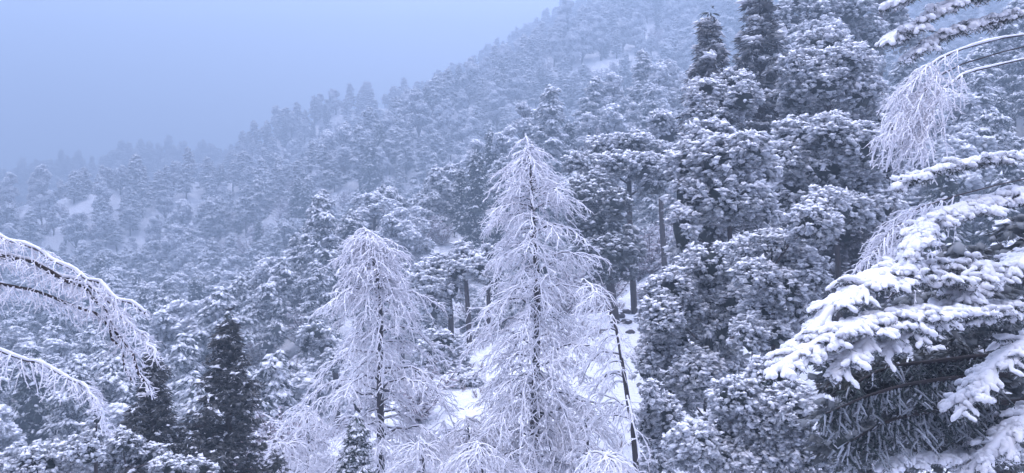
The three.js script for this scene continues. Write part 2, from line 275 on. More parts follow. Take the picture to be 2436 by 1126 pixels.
{
  const rnd = rng(77);
  for (let D = 41, gap = 4.2; D < 520; D += gap = lerp(4.2, 5.8, sstep(110, 220, D))) for (let X = -0.69 * D - 8; X < 0.69 * D + 8; X += gap) {
    const x = X + (rnd() - 0.5) * gap * 0.85, d = D + (rnd() - 0.5) * gap * 0.85, pick = rnd(), size = (0.68 + 0.6 * rnd() + (rnd() < 0.12 ? 0.25 : 0)) * lerp(1, 1.25, sstep(110, 220, D)), turn = rnd() * 6.28, r3 = rnd();
    const open = CLEAR.some(([cx, cd, r]) => Math.hypot(x - cx, d - cd) < r * (0.8 + 0.4 * r3));
    const px = W / 2 + x / d * F; if ((d < 92 && px > 1455 && px < 1610) || (d < 100 && px > 1610 && px < 1880 && pick > 0.25)) continue;
    const { y, zone } = groundInfo(x, d);
    if ((zone === 'near slope' && d < 62 && !(x > 24 && d > 34)) || (d < 54 && x > -9 && x < 24)) continue;
    const grown = zone === 'far hill' ? 0.8 : zone === 'high mountain' ? 0.92 : 1;
    let kind; if (open) { if (pick < 0.3) continue; kind = KINDS.at(-1); } else { let a = pick * 27; kind = KINDS.find((k) => (a -= k.w) < 0) ?? KINDS[0]; }
    const top = y + kind.g.h * size * grown; let seen = true;
    for (let s = 0.15; s < 0.97 && seen; s += 0.045) if (d * s > 45 && lerp(CY, top, s) < ground(x * s, d * s) + 1.5) seen = false;
    if (!seen) continue;
    spots.push({ x, y: y - 0.15, d, size: size * grown, turn, kind, zone });
  }
  spots.sort((a, b) => a.d - b.d);
}
const NEAR_COUNT = 600, ORD = ['first', 'second', 'third', 'fourth', 'fifth', 'sixth', 'seventh', 'eighth', 'ninth', 'tenth', 'eleventh', 'twelfth', 'thirteenth', 'fourteenth', 'fifteenth', 'sixteenth', 'seventeenth', 'eighteenth', 'nineteenth', 'twentieth'];
{
  const sets = new Map(), near = spots.slice(0, NEAR_COUNT), far = spots.slice(NEAR_COUNT);
  const strip = (s) => { const py = H / 2 - (s.y + s.kind.g.h * 0.5 - CY) / s.d * F; return py < 430 ? 'high up on' : py < 640 ? 'midway up' : py < 850 ? 'low on' : 'at the foot of'; };
  const mark = (s) => { const px = W / 2 + s.x / s.d * F; return px < 200 ? 'past the icy branches' : px < 440 ? 'beyond the blunt cypress' : px < 680 ? 'beyond the pointed cypress' : px < 830 ? 'toward the bent white tree' : px < 1010 ? 'behind the bent white tree' : px < 1170 ? 'above the round bush' : px < 1370 ? 'behind the tallest rime tree' : px < 1600 ? 'behind the umbrella pine' : px < 1850 ? 'around the two spires' : px < 2100 ? 'behind crowded evergreens' : 'beyond the fir'; };
  for (const s of near) { s.key = `${s.kind.look}|${strip(s)}|${s.zone}|${mark(s)}`; if (!sets.has(s.key)) sets.set(s.key, []); sets.get(s.key).push(s); }
  for (const list of sets.values()) list.sort((a, b) => a.x / a.d - b.x / b.d).forEach((s, i) => {
    const [look, place, zone, by] = s.key.split('|'), z = zone === 'valley' ? 'valley' : zone;
    const o = s.kind.root.clone(); o.name = numbered(s.kind.name); scene.add(o);
    o.position.set(s.x, s.y, -s.d); o.rotation.y = s.turn; o.scale.setScalar(s.size);
    const count = list.length > 1 ? `${ORD[i] ?? 'last'} ` : '';
    tag(o, `${count}${look} snowy ${s.kind.category} ${place} the ${z}, ${by}`, s.kind.category, `${s.kind.category} trees ${place} the ${z}`);
  });
  for (const k of KINDS) {                                            // beyond: woods that read as one mass
    const list = far.filter((s) => s.kind === k); if (!list.length) continue;
    const g = mergeAll([k.g.trunk, k.g.crown, k.g.snow]), im = new THREE.InstancedMesh(g, M.wood, list.length), o = new THREE.Object3D();
    list.forEach((s, i) => { o.position.set(s.x, s.y, -s.d); o.rotation.y = s.turn; o.scale.setScalar(s.size); o.updateMatrix(); im.setMatrixAt(i, o.matrix); });
    im.name = numbered('distant_wood'); im.castShadow = im.receiveShadow = true; scene.add(im);
    tag(im, `${k.look} snowy ${k.category} growth of the far hazy wood`, 'wood', null, 'stuff');
  }
  {                                                                   // the wooded slope that rises behind the viewer
    const rnd = rng(78), k = KINDS[0], list = [], o = new THREE.Object3D();
    for (let D = -9; D > -56; D -= 3.4) for (let X = -75; X < 75; X += 3.6) list.push([X + (rnd() - 0.5) * 3, D + (rnd() - 0.5) * 2, 0.8 + 0.6 * rnd(), rnd() * 6.28]);
    const im = new THREE.InstancedMesh(mergeAll([k.g.trunk, k.g.crown, k.g.snow]), M.wood, list.length);
    list.forEach(([x, d, s, t], i) => { o.position.set(x, ground(x, d) - 0.2, -d); o.rotation.y = t; o.scale.setScalar(s); o.updateMatrix(); im.setMatrixAt(i, o.matrix); });
    im.name = 'hillside_wood'; im.castShadow = im.receiveShadow = true; scene.add(im); tag(im, 'snowy pine wood on the slope that rises behind the viewpoint', 'wood', null, 'stuff');
  }
  console.log('slope trees', spots.length, 'zones', JSON.stringify(spots.reduce((a, s) => ({ ...a, [s.zone]: (a[s.zone] ?? 0) + 1 }), {})), 'near to', near.at(-1)?.d);
}
function mergeAll(list) {
  const mb = new MB();
  for (const g of list) { const o = mb.p.length / 3; for (const v of g.attributes.position.array) mb.p.push(v); for (const v of g.attributes.color.array) mb.c.push(v); for (const v of g.index.array) mb.i.push(v + o); }
  return mb.geometry();
}
// ---------- near trees ----------
const stuff = (o) => { o.userData.kind = 'stuff'; return o; };
const RIME = [0.86, 0.85, 0.9];
const rimeColor = (rnd) => tint(RIME, 0.88 + rnd() * 0.14);
function arch(a, az, L, rise, fall, n, rnd, wob = 0.05) {            // a branch that leaves outwards and bows under its load
  const pts = [], dx = Math.cos(az), dz = Math.sin(az), w = (rnd() - 0.5) * wob * 4;
  for (let k = 0; k <= n; k++) { const s = k / n, o = w * s * s * L; pts.push(V(a.x + dx * L * s * (1 - 0.18 * s * fall) - dz * o, a.y + L * (rise * s - fall * s * s) + (k && (rnd() - 0.5) * wob * L * 0.5), a.z + dz * L * s * (1 - 0.18 * s * fall) + dx * o)); }
  return pts;
}
const along = (pts, s) => { const f = clamp(s, 0, 0.9999) * (pts.length - 1), i = Math.floor(f); return pts[i].clone().lerp(pts[i + 1], f - i); };
// rime-furred twigs hung along a limb
function hangTwigs(rime, pts, az, L, o, rnd) {
  const R = o.r ?? 0.016;
  if (!o.bare) rime.tube(pts.map((p) => V(p.x, p.y + R * 0.9, p.z)), [R * 1.5, R * 0.9], 4, () => rimeColor(rnd));
  let side = 1;
  for (let d = (o.from ?? 0.14) * L; d < L; d += o.gap ?? 0.15) {
    const s = d / L, q = along(pts, s); side = -side;
    const a2 = az + side * (0.35 + 0.75 * rnd()), l2 = (0.32 + 0.6 * rnd()) * (o.sec ?? 1) * (1 - (o.tip ?? 0.3) * s), p2 = arch(q, a2, l2, 0.25 - 0.5 * rnd(), (o.fall ?? 0.7) * (0.3 + 1.2 * rnd()), 5, rnd, 0.16);
    rime.tube(p2, [R, R * 0.7], 4, () => rimeColor(rnd));
    for (let e = 0.12 * l2; e < l2 * 1.02; e += o.gap3 ?? 0.1) {
      const q3 = along(p2, e / l2), a3 = a2 + (rnd() - 0.5) * 2.6, l3 = (0.14 + 0.3 * rnd()) * (o.ter ?? 1) * (1 - (o.tip ?? 0.3) * s * 0.8), p3 = arch(q3, a3, l3, 0.25 - 0.9 * rnd(), (o.fall ?? 0.7) * (0.3 + 1.0 * rnd()), 3, rnd, 0.16);
      rime.tube(p3, [R * 0.75, R * 0.5], 3, rimeColor(rnd));
      for (let j = 0; j < (o.spurs ?? 2); j++) { const q4 = along(p3, 0.3 + 0.6 * rnd()), a4 = a3 + (rnd() - 0.5) * 2.4, l4 = (0.06 + 0.1 * rnd()) * (o.ter ?? 1); rime.tube([q4, V(q4.x + Math.cos(a4) * l4, q4.y + (rnd() - 0.75) * l4, q4.z + Math.sin(a4) * l4)], [R * 0.6, R * 0.4], 3, rimeColor(rnd)); }
    }
  }
}
function rimeTree(name, label, axisPts, prof, o) {
  const rnd = rng(o.seed), foot = axisPts[0], base = V(foot.x, ground(foot.x, -foot.z) - 0.1, foot.z), root = thing(name, label, 'tree', base);
  const curve = new THREE.CatmullRomCurve3([V(0, 0, 0), ...axisPts.slice(1).map((p) => p.clone().sub(base))]), trunk = new MB(), n = 16, pts = curve.getPoints(n);
  trunk.tube(pts, [o.r0, 0.012], 8, () => tint(BARK, 0.6 + rnd() * 0.6)); trunk.build('trunk', M.bark, root);
  let az = rnd() * 6;
  for (let k = 0; k < o.n; k++) {
    const t = clamp(lerp(o.t0 ?? 0.12, 0.985, Math.pow(clamp((k + 0.5 + (rnd() - 0.5) * 1.6) / o.n, 0, 1), o.bias ?? 1)), 0.05, 0.985), a = curve.getPoint(t), L = prof(t) * (0.45 + 0.75 * rnd());
    az = o.az ? o.az(rnd, t) : az + 2.4 + (rnd() - 0.5) * 0.8;
    const p = arch(a, az, L, (0.15 + 0.6 * rnd()) * (t > 0.85 ? 0.4 : 1), (o.bow ?? 0.85) * (0.5 + 0.9 * rnd()), 9, rnd, 0.1), limb = new MB(), rime = new MB();
    limb.tube(p, [0.011 + 0.011 * L, 0.007], 5, () => tint(BARK, 0.7 + rnd() * 0.6));
    hangTwigs(rime, p, az, L, o, rnd);
    stuff(rime.build('twigs', M.rime, limb.build('limb', M.bark, root)));
  }
  const top = new MB(), tp = curve.getPoint(1);                     // the leader at the very top
  hangTwigs(top, [curve.getPoint(0.9), curve.getPoint(0.95), tp], rnd() * 6, 0.45, { ...o, from: 0, sec: 0.22, ter: 0.4, gap: 0.09 }, rnd); stuff(top.build('leader_twigs', M.rime, root));
  return root;
}
const steps = (rows) => (t) => { for (let k = 0; k + 1 < rows.length; k++) if (t <= rows[k + 1][0]) return lerp(rows[k][1], rows[k + 1][1], (t - rows[k][0]) / (rows[k + 1][0] - rows[k][0])); return rows.at(-1)[1]; };
rimeTree('rime_tree', 'tallest white rimed weeping tree, pointed, in the middle of the clearing edge', [P(1270, 1190, 25), P(1272, 1000, 25), P(1276, 850, 25), P(1278, 690, 25), P(1268, 520, 25), P(1261, 400, 25), P(1250, 318, 25)],
  steps([[0, 2.6], [0.2, 2.9], [0.4, 2.5], [0.6, 1.9], [0.75, 1.4], [0.84, 1.05], [0.91, 0.5], [0.955, 0.2], [1, 0.05]]), { seed: 11, n: 128, bias: 1.2, r0: 0.17, t0: 0.06, r: 0.023, gap: 0.17, gap3: 0.135, spurs: 1, ter: 1.15 });
rimeTree('rime_tree', 'white rimed weeping tree with its tip bent over, behind the small conifer with the bird', [P(906, 1140, 27), P(904, 900, 27), P(901, 690, 27), P(890, 620, 27), P(878, 572, 27), P(864, 540, 27)],
  steps([[0, 3.4], [0.2, 2.7], [0.4, 1.8], [0.6, 1.35], [0.78, 0.8], [0.9, 0.3], [1, 0.06]]), { seed: 12, n: 118, bias: 1.3, r0: 0.14, t0: 0.05, r: 0.0245, gap: 0.18, gap3: 0.145, spurs: 1, ter: 1.15 });
rimeTree('rime_tree', 'slender rimed tree with a thin dark stem leaning over the snow patch', [P(1524, 1210, 21), P(1508, 1040, 21), P(1492, 940, 21), P(1478, 850, 21), P(1461, 765, 21), P(1432, 705, 21), P(1388, 664, 21)],
  steps([[0, 1.3], [0.3, 1.6], [0.6, 1.3], [0.85, 0.7], [1, 0.25]]), { seed: 13, n: 20, r0: 0.085, t0: 0.2, r: 0.018, gap: 0.18, gap3: 0.13, spurs: 1, az: (r) => Math.PI + (r() - 0.5) * 3.6 });

for (const [px, py, D, h, w, seed, label] of [
  [728, 960, 29, 0, 1.5, 14, 'rimed sapling at the foot of the bent white tree, toward the two cypresses'], [1112, 990, 25.5, 0, 1.4, 15, 'rimed sapling between the two big weeping white trees'],
  [1090, 975, 34, 0, 1.3, 33, 'rimed sapling directly below the small pine with the slanting trunk'], [1190, 965, 30, 0, 1.4, 34, 'rimed sapling half inside the lower branches of the tallest white tree'],
  [1060, 1000, 29, 0, 1.4, 35, 'rimed sapling below the small snow cushion of a bush'], [1140, 1050, 22.5, 0, 1.2, 36, 'lowest rimed sapling in front of the tallest white tree'], [1000, 1050, 24, 0, 1.2, 37, 'rimed sapling overlapping the foot of the bent white tree, toward the tallest one'],
  [1392, 960, 24, 0, 1.2, 16, 'rimed sapling just beyond the tallest white tree, beside the snow patch'], [660, 1040, 26, 0, 1.1, 17, 'low rimed sapling next to the dark cypress with the bird'], [1440, 1080, 19, 0, 1.0, 18, 'low rimed sapling under the bare limbs of the leaning stem'],
]) rimeTree('rime_sapling', label, [P(px, 1250, D), P(px + 6, (1126 + py) / 2, D), P(px - 4, py, D)], steps([[0, w * 0.9], [0.4, w], [0.8, w * 0.6], [1, 0.2]]), { seed, n: 30, r0: 0.06, t0: 0.1, r: 0.022, gap: 0.2, gap3: 0.15, spurs: 1 });
// trees and bushes made of cushions of foliage round a trunk; all sizes from pixels at the tree's own distance
function cushionTree(name, label, category, D, stem, cushions, o) {
  const rnd = rng(o.seed), k = D / F, foot = P(stem[0][0], stem[0][1], D), base = V(foot.x, ground(foot.x, D) - 0.1, foot.z), root = thing(name, label, category, base, o.group);
  const local = (px, py, d = 0) => P(px, py, D + d).sub(base), line = [V(0, 0, 0), ...stem.slice(1).map(([x, y]) => local(x, y))], trunk = new MB();
  const pts = line.length > 2 ? new THREE.CatmullRomCurve3(line).getPoints(12) : [line[0], line[0].clone().lerp(line[1], 0.33).add(V(0.05, 0, 0)), line[0].clone().lerp(line[1], 0.66), line[1]];
  trunk.tube(pts, [(o.trunk ?? 9) * k, (o.trunkTop ?? 4) * k], 8, () => tint(BARK, 0.7 + rnd() * 0.6)); trunk.build('trunk', M.bark, root);
  for (const [px, py, rx, ry, dz] of cushions) {
    const c = local(px, py, dz ?? (rnd() - 0.5) * (o.spread ?? 110) * k), R = [rx * k * 1.14, ry * k * 1.2, (rx * 0.6 + ry * 0.4) * k];
    let q = pts[0], bd = 1e9; for (const p of pts) { const d = Math.hypot(p.x - c.x, p.z - c.z) + Math.abs(p.y - (c.y - 0.5 * Math.hypot(p.x - c.x, p.z - c.z))); if (d < bd) { bd = d; q = p; } }
    const fol = new MB(), snow = new MB(), limb = new MB();
    const mid = q.clone().lerp(c, 0.5); mid.y += 0.12 * q.distanceTo(c);
    limb.tube([q, mid, c], [2.6 * k, 1.2 * k], 5, () => tint(BARK, 0.7 + rnd() * 0.6));
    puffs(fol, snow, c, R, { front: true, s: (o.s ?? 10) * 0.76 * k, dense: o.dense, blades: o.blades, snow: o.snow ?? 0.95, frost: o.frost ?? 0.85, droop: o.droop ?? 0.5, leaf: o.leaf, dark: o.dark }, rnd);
    const l = limb.build('limb', M.bark, root), b = fol.build('foliage', M.leaf, l); void b;
    if (snow.p.length) stuff(snow.build('snow', M.snow, l));
  }
  return root;
}
// the crowded evergreens up the slope
const EV = { category: 'tree' };
cushionTree('evergreen_tree', 'dim tall tree with a bare dark trunk highest on the slope', 'tree', 58, [[2096, 330], [2094, 120], [2096, -40]], [[2030, 30, 45, 36], [2062, 92, 48, 38], [2022, 118, 40, 36], [2110, 40, 40, 36], [2085, -10, 50, 40], [2140, 90, 46, 38], [2050, 160, 44, 30]], { seed: 21, s: 9, frost: 0.6, trunk: 8 });
cushionTree('evergreen_tree', 'snowy evergreen with a notched crown just behind the two spires', 'tree', 56, [[1930, 260], [1932, 60]], [[1900, 16, 44, 30], [1950, 42, 50, 38], [1890, 78, 42, 40], [1932, 102, 52, 40], [1858, 44, 28, 30], [1975, 90, 34, 36], [1880, 130, 40, 34]], { seed: 22, s: 10, frost: 0.75 });
cushionTree('evergreen_tree', 'large evergreen with layered snowy crown behind the double canopy', 'tree', 34, [[1972, 520], [1975, 330], [1965, 130]], [[1960, 112, 58, 34], [1915, 166, 54, 38], [2012, 154, 58, 38], [1962, 206, 70, 48], [1898, 236, 50, 40], [2042, 226, 52, 48], [1918, 288, 52, 42], [1992, 292, 60, 42], [2076, 276, 40, 40]], { seed: 23, s: 10 });
cushionTree('evergreen_tree', 'low dark crowned evergreen wrapped round the shorter spire', 'tree', 33, [[1664, 420], [1668, 290], [1700, 230]], [[1680, 222, 46, 28], [1742, 208, 50, 34], [1668, 268, 42, 30], [1732, 254, 56, 34], [1652, 262, 20, 46], [1772, 236, 34, 30], [1700, 290, 60, 24]], { seed: 24, s: 9, snow: 0.9 });
cushionTree('evergreen_tree', 'widest evergreen, its heavy snowy boughs filling the slope under the layered crown', 'tree', 29, [[2000, 760], [1990, 560], [1960, 360]], [[1898, 330, 60, 40], [1980, 326, 60, 44], [2052, 356, 58, 48], [1860, 388, 50, 38], [1950, 410, 72, 48], [2034, 440, 60, 48], [2104, 418, 50, 56], [1880, 468, 60, 44], [1996, 506, 70, 40], [2082, 502, 60, 48], [2132, 330, 40, 50], [1935, 520, 50, 36]], { seed: 25, s: 11 });
cushionTree('evergreen_tree', 'rounded evergreen with the brightest snow, hanging over the pale slope', 'tree', 27, [[1736, 900], [1742, 640], [1720, 400]], [[1690, 332, 58, 36], [1640, 398, 50, 46], [1720, 390, 78, 54], [1782, 362, 50, 38], [1640, 478, 50, 56], [1722, 478, 70, 56], [1624, 556, 32, 56], [1682, 552, 46, 36], [1764, 470, 58, 54], [1800, 418, 50, 46], [1612, 620, 20, 46], [1800, 510, 50, 34]], { seed: 26, s: 12, snow: 0.95 });
cushionTree('evergreen_tree', 'shaded brownish tree in the gap behind the snow-fingered fir', 'tree', 31, [[1985, 900], [1990, 700]], [[2002, 562, 70, 58], [1962, 642, 58, 58], [2024, 652, 58, 58], [1962, 732, 50, 50], [2080, 610, 60, 56], [2060, 720, 60, 60], [2140, 660, 60, 60], [2120, 560, 50, 50]], { seed: 27, s: 11, snow: 0.3, frost: 0.2, leaf: [0.06, 0.05, 0.05] });
cushionTree('evergreen_tree', 'evergreen with a steep snowy edge over the white slope and a dark hollow above', 'tree', 24, [[1690, 1120], [1680, 900], [1690, 700]], [[1602, 690, 48, 42], [1572, 760, 44, 44], [1642, 656, 46, 36], [1558, 832, 40, 44], [1632, 740, 60, 46], [1696, 702, 50, 52], [1612, 832, 60, 56], [1702, 792, 60, 56], [1742, 722, 40, 56], [1662, 900, 58, 54], [1620, 944, 56, 44], [1540, 880, 34, 40], [1556, 700, 26, 34], [1722, 880, 50, 50], [1690, 630, 56, 44]], { seed: 28, s: 10, snow: 0.95, frost: 0.8 });
cushionTree('evergreen_tree', 'bushy topped evergreen, bright snow on a flat crown beside the fir', 'tree', 22, [[1836, 1130], [1840, 900], [1838, 640]], [[1832, 590, 70, 36], [1772, 612, 40, 36], [1892, 622, 48, 36], [1800, 662, 50, 36], [1862, 690, 58, 46], [1932, 540, 58, 46], [1962, 492, 46, 36], [1812, 742, 50, 46], [1902, 742, 50, 46], [1782, 802, 40, 46], [1852, 802, 50, 46], [1930, 660, 40, 44]], { seed: 29, s: 10, frost: 0.95 });
cushionTree('evergreen_shrub', 'grey frosted thicket of fine leaves under the fir boughs', 'shrub', 18, [[1800, 1250], [1800, 1000]], [[1752, 952, 58, 46], [1832, 902, 58, 46], [1802, 1002, 70, 54], [1882, 982, 70, 54], [1722, 1042, 58, 54], [1652, 1062, 58, 46], [1822, 1092, 78, 46], [1902, 1082, 78, 54], [1962, 1022, 58, 46], [1990, 1100, 60, 40], [1720, 1110, 70, 40]], { seed: 30, s: 11, dense: 0.42, snow: 0.7, frost: 0.85, leaf: [0.07, 0.085, 0.09] });
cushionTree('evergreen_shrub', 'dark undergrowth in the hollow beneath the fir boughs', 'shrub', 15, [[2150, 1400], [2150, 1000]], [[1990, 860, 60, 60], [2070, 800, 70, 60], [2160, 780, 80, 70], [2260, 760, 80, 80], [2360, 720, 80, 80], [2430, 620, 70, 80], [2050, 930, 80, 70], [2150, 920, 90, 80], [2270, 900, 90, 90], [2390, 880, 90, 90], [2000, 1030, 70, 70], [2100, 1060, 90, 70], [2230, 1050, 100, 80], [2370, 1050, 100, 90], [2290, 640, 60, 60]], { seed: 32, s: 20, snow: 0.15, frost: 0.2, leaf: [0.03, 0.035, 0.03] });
cushionTree('evergreen_shrub', 'narrow frosted bush beside the leaning stem at the edge of the snow patch', 'shrub', 22, [[1590, 1180], [1590, 1010]], [[1590, 1000, 30, 48], [1560, 1050, 34, 44], [1606, 1070, 40, 44], [1545, 960, 22, 44], [1536, 1010, 26, 40], [1560, 1110, 40, 36]], { seed: 31, s: 8, snow: 0.6, frost: 0.75, leaf: [0.07, 0.08, 0.085] });
// pines at the head of the snow patch
cushionTree('pine_tree', 'umbrella shaped pine with a straight dark trunk on the snow slope', 'pine', 47, [[1510, 690], [1500, 560], [1497, 440], [1502, 350]], [[1380, 390, 42, 22], [1440, 352, 50, 22], [1502, 344, 54, 24], [1560, 368, 50, 26], [1472, 392, 50, 26], [1532, 402, 50, 30], [1420, 426, 40, 26], [1586, 420, 40, 34], [1550, 444, 36, 26]], { seed: 41, s: 8.5, frost: 0.75, snow: 0.95, trunk: 8, trunkTop: 4, spread: 90 });
cushionTree('pine_tree', 'dark full pine with a leaning trunk, close beside the tallest white tree', 'pine', 45, [[1464, 716], [1447, 640], [1428, 480]], [[1390, 478, 40, 36], [1422, 538, 48, 46], [1402, 442, 38, 26], [1462, 490, 36, 34], [1450, 600, 54, 36], [1492, 590, 36, 40], [1468, 646, 40, 26], [1400, 600, 30, 36], [1432, 656, 32, 24], [1380, 540, 26, 40]], { seed: 42, s: 8.5, trunk: 12, trunkTop: 6, snow: 0.6, frost: 0.22, spread: 90 });
cushionTree('pine_tree', 'thin trunked pine half hidden behind the umbrella shaped one', 'pine', 56, [[1584, 530], [1572, 440], [1580, 300]], [[1590, 322, 38, 30], [1570, 290, 26, 22], [1610, 372, 34, 34], [1560, 402, 34, 26], [1600, 420, 30, 30]], { seed: 43, s: 8, trunk: 7 });
cushionTree('pine_tree', 'small pine whose bare slanting trunk shows left of the round bush', 'pine', 46, [[1118, 792], [1112, 720], [1104, 620]], [[1104, 612, 34, 20], [1084, 646, 32, 24], [1140, 644, 30, 26], [1100, 592, 20, 13]], { seed: 44, s: 8.5, trunk: 7 });
scene.children.at(-1).userData.label = 'small pine with a bare slanting trunk, above the round snowy bush';
cushionTree('pine_tree', 'wide low pine with two-tier crown beside the bent white tree', 'pine', 47, [[1072, 785], [1070, 720], [1050, 640]], [[1048, 640, 42, 28], [1028, 690, 42, 34], [1070, 690, 36, 30], [1008, 660, 28, 26], [1036, 736, 32, 30], [985, 690, 18, 26]], { seed: 45, s: 8.5, trunk: 8 });
cushionTree('pine_tree', 'dark pine tip peeping past the edge of the tallest white tree', 'pine', 50, [[1160, 780], [1162, 600]], [[1164, 602, 22, 18], [1150, 640, 24, 24], [1172, 660, 26, 28]], { seed: 46, s: 8, trunk: 6 });
cushionTree('evergreen_shrub', 'round snow-capped bush between the two weeping white trees', 'shrub', 40, [[1062, 930], [1055, 850]], [[1050, 820, 44, 28], [1018, 852, 34, 30], [1082, 848, 36, 32], [1052, 868, 40, 34]], { seed: 47, s: 9, snow: 0.95 });
cushionTree('evergreen_shrub', 'small snow cushion of a bush beside the round one', 'shrub', 38, [[1102, 940], [1100, 900]], [[1100, 898, 30, 20], [1080, 920, 26, 20], [1126, 914, 26, 20]], { seed: 48, s: 9, snow: 0.95 });
cushionTree('frosted_tree', 'small arched tree with drooping frosted crown in front of the slope forest', 'tree', 50, [[800, 960], [792, 860], [752, 790]], [[750, 792, 34, 16], [728, 820, 20, 34], [778, 830, 28, 26], [800, 860, 30, 26]], { seed: 49, s: 8, snow: 0.8, frost: 0.7 });
cushionTree('evergreen_shrub', 'snowy shrub at the foot of the two dark cypresses', 'shrub', 19, [[300, 1300], [300, 1120]], [[242, 1096, 44, 36], [288, 1058, 42, 30], [330, 1104, 50, 36], [410, 1116, 46, 26], [470, 1122, 44, 26], [360, 1080, 30, 20]], { seed: 50, s: 9, frost: 0.5 });
cushionTree('evergreen_shrub', 'narrow dark shrub under the icy hanging branches', 'shrub', 17, [[225, 1250], [228, 1050]], [[230, 990, 18, 26], [226, 1036, 28, 34], [200, 1080, 40, 40], [150, 1100, 60, 40], [80, 1110, 70, 44]], { seed: 51, s: 9, snow: 0.5 });

// cypresses: one built, the others its copies
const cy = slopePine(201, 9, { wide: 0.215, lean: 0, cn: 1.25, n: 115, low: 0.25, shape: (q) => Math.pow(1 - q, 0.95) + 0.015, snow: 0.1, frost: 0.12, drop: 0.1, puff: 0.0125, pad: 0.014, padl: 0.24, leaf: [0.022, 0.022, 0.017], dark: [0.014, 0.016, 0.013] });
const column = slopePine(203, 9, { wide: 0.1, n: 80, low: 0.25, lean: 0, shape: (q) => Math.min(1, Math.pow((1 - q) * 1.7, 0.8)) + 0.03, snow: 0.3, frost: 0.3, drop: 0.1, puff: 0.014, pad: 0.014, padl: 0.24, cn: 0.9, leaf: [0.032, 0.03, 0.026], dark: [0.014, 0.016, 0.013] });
const cyRoot = new THREE.Group(), columnRoot = new THREE.Group();
{ mesh('trunk', column.trunk, M.bark, columnRoot); const c = mesh('crown', column.crown, M.leaf, columnRoot); stuff(mesh('snow', column.snow, M.snow, c)); }
{ mesh('trunk', cy.trunk, M.bark, cyRoot); const c = mesh('crown', cy.crown, M.leaf, cyRoot); stuff(mesh('snow', cy.snow, M.snow, c)); }
for (const [px, py, D, wide, turn, label] of [
  [544, 742, 21, 1, 0.4, 'dark cypress with a bird on its tip, lightly snowed'], [362, 820, 20, 0.95, 2.6, 'blunt dark cypress behind the icy hanging branches'],
  [1690, 62, 35, 0.95, 4.1, 'shorter of the two dark spires on the upper slope'], [1810, 2, 38, 1.0, 5.3, 'taller, darker of the two spires on the upper slope'],
]) {
  const t = P(px, py, D), y = ground(t.x, D) - 0.1, o = (py < 100 ? columnRoot : cyRoot).clone(); o.name = numbered('cypress_tree'); scene.add(o);
  o.position.set(t.x, y, t.z); o.rotation.y = turn; const s = (t.y - y) / (py < 100 ? 8.75 : 9.15); o.scale.set(s * wide, s, s * wide);
  tag(o, label, 'cypress', 'dark cypresses');
}
{
  const t = P(848, 985, 20), y = ground(t.x, 20) - 0.1, h = (t.y - y) * 0.955, g = slopePine(202, h, { wide: 0.22, lean: 0, n: 70, low: 0.35, ls: 0.012, cn: 2.2, snow: 0.85, frost: 0.35, drop: 0.8, pad: 0.02 }), o = thing('conifer_tree', 'small snowy conifer with a bird on its top, in front of the bent white tree', 'conifer', V(t.x, y, t.z));
  mesh('trunk', g.trunk, M.bark, o); const c = mesh('crown', g.crown, M.leaf, o); stuff(mesh('snow', g.snow, M.snow, c));
}

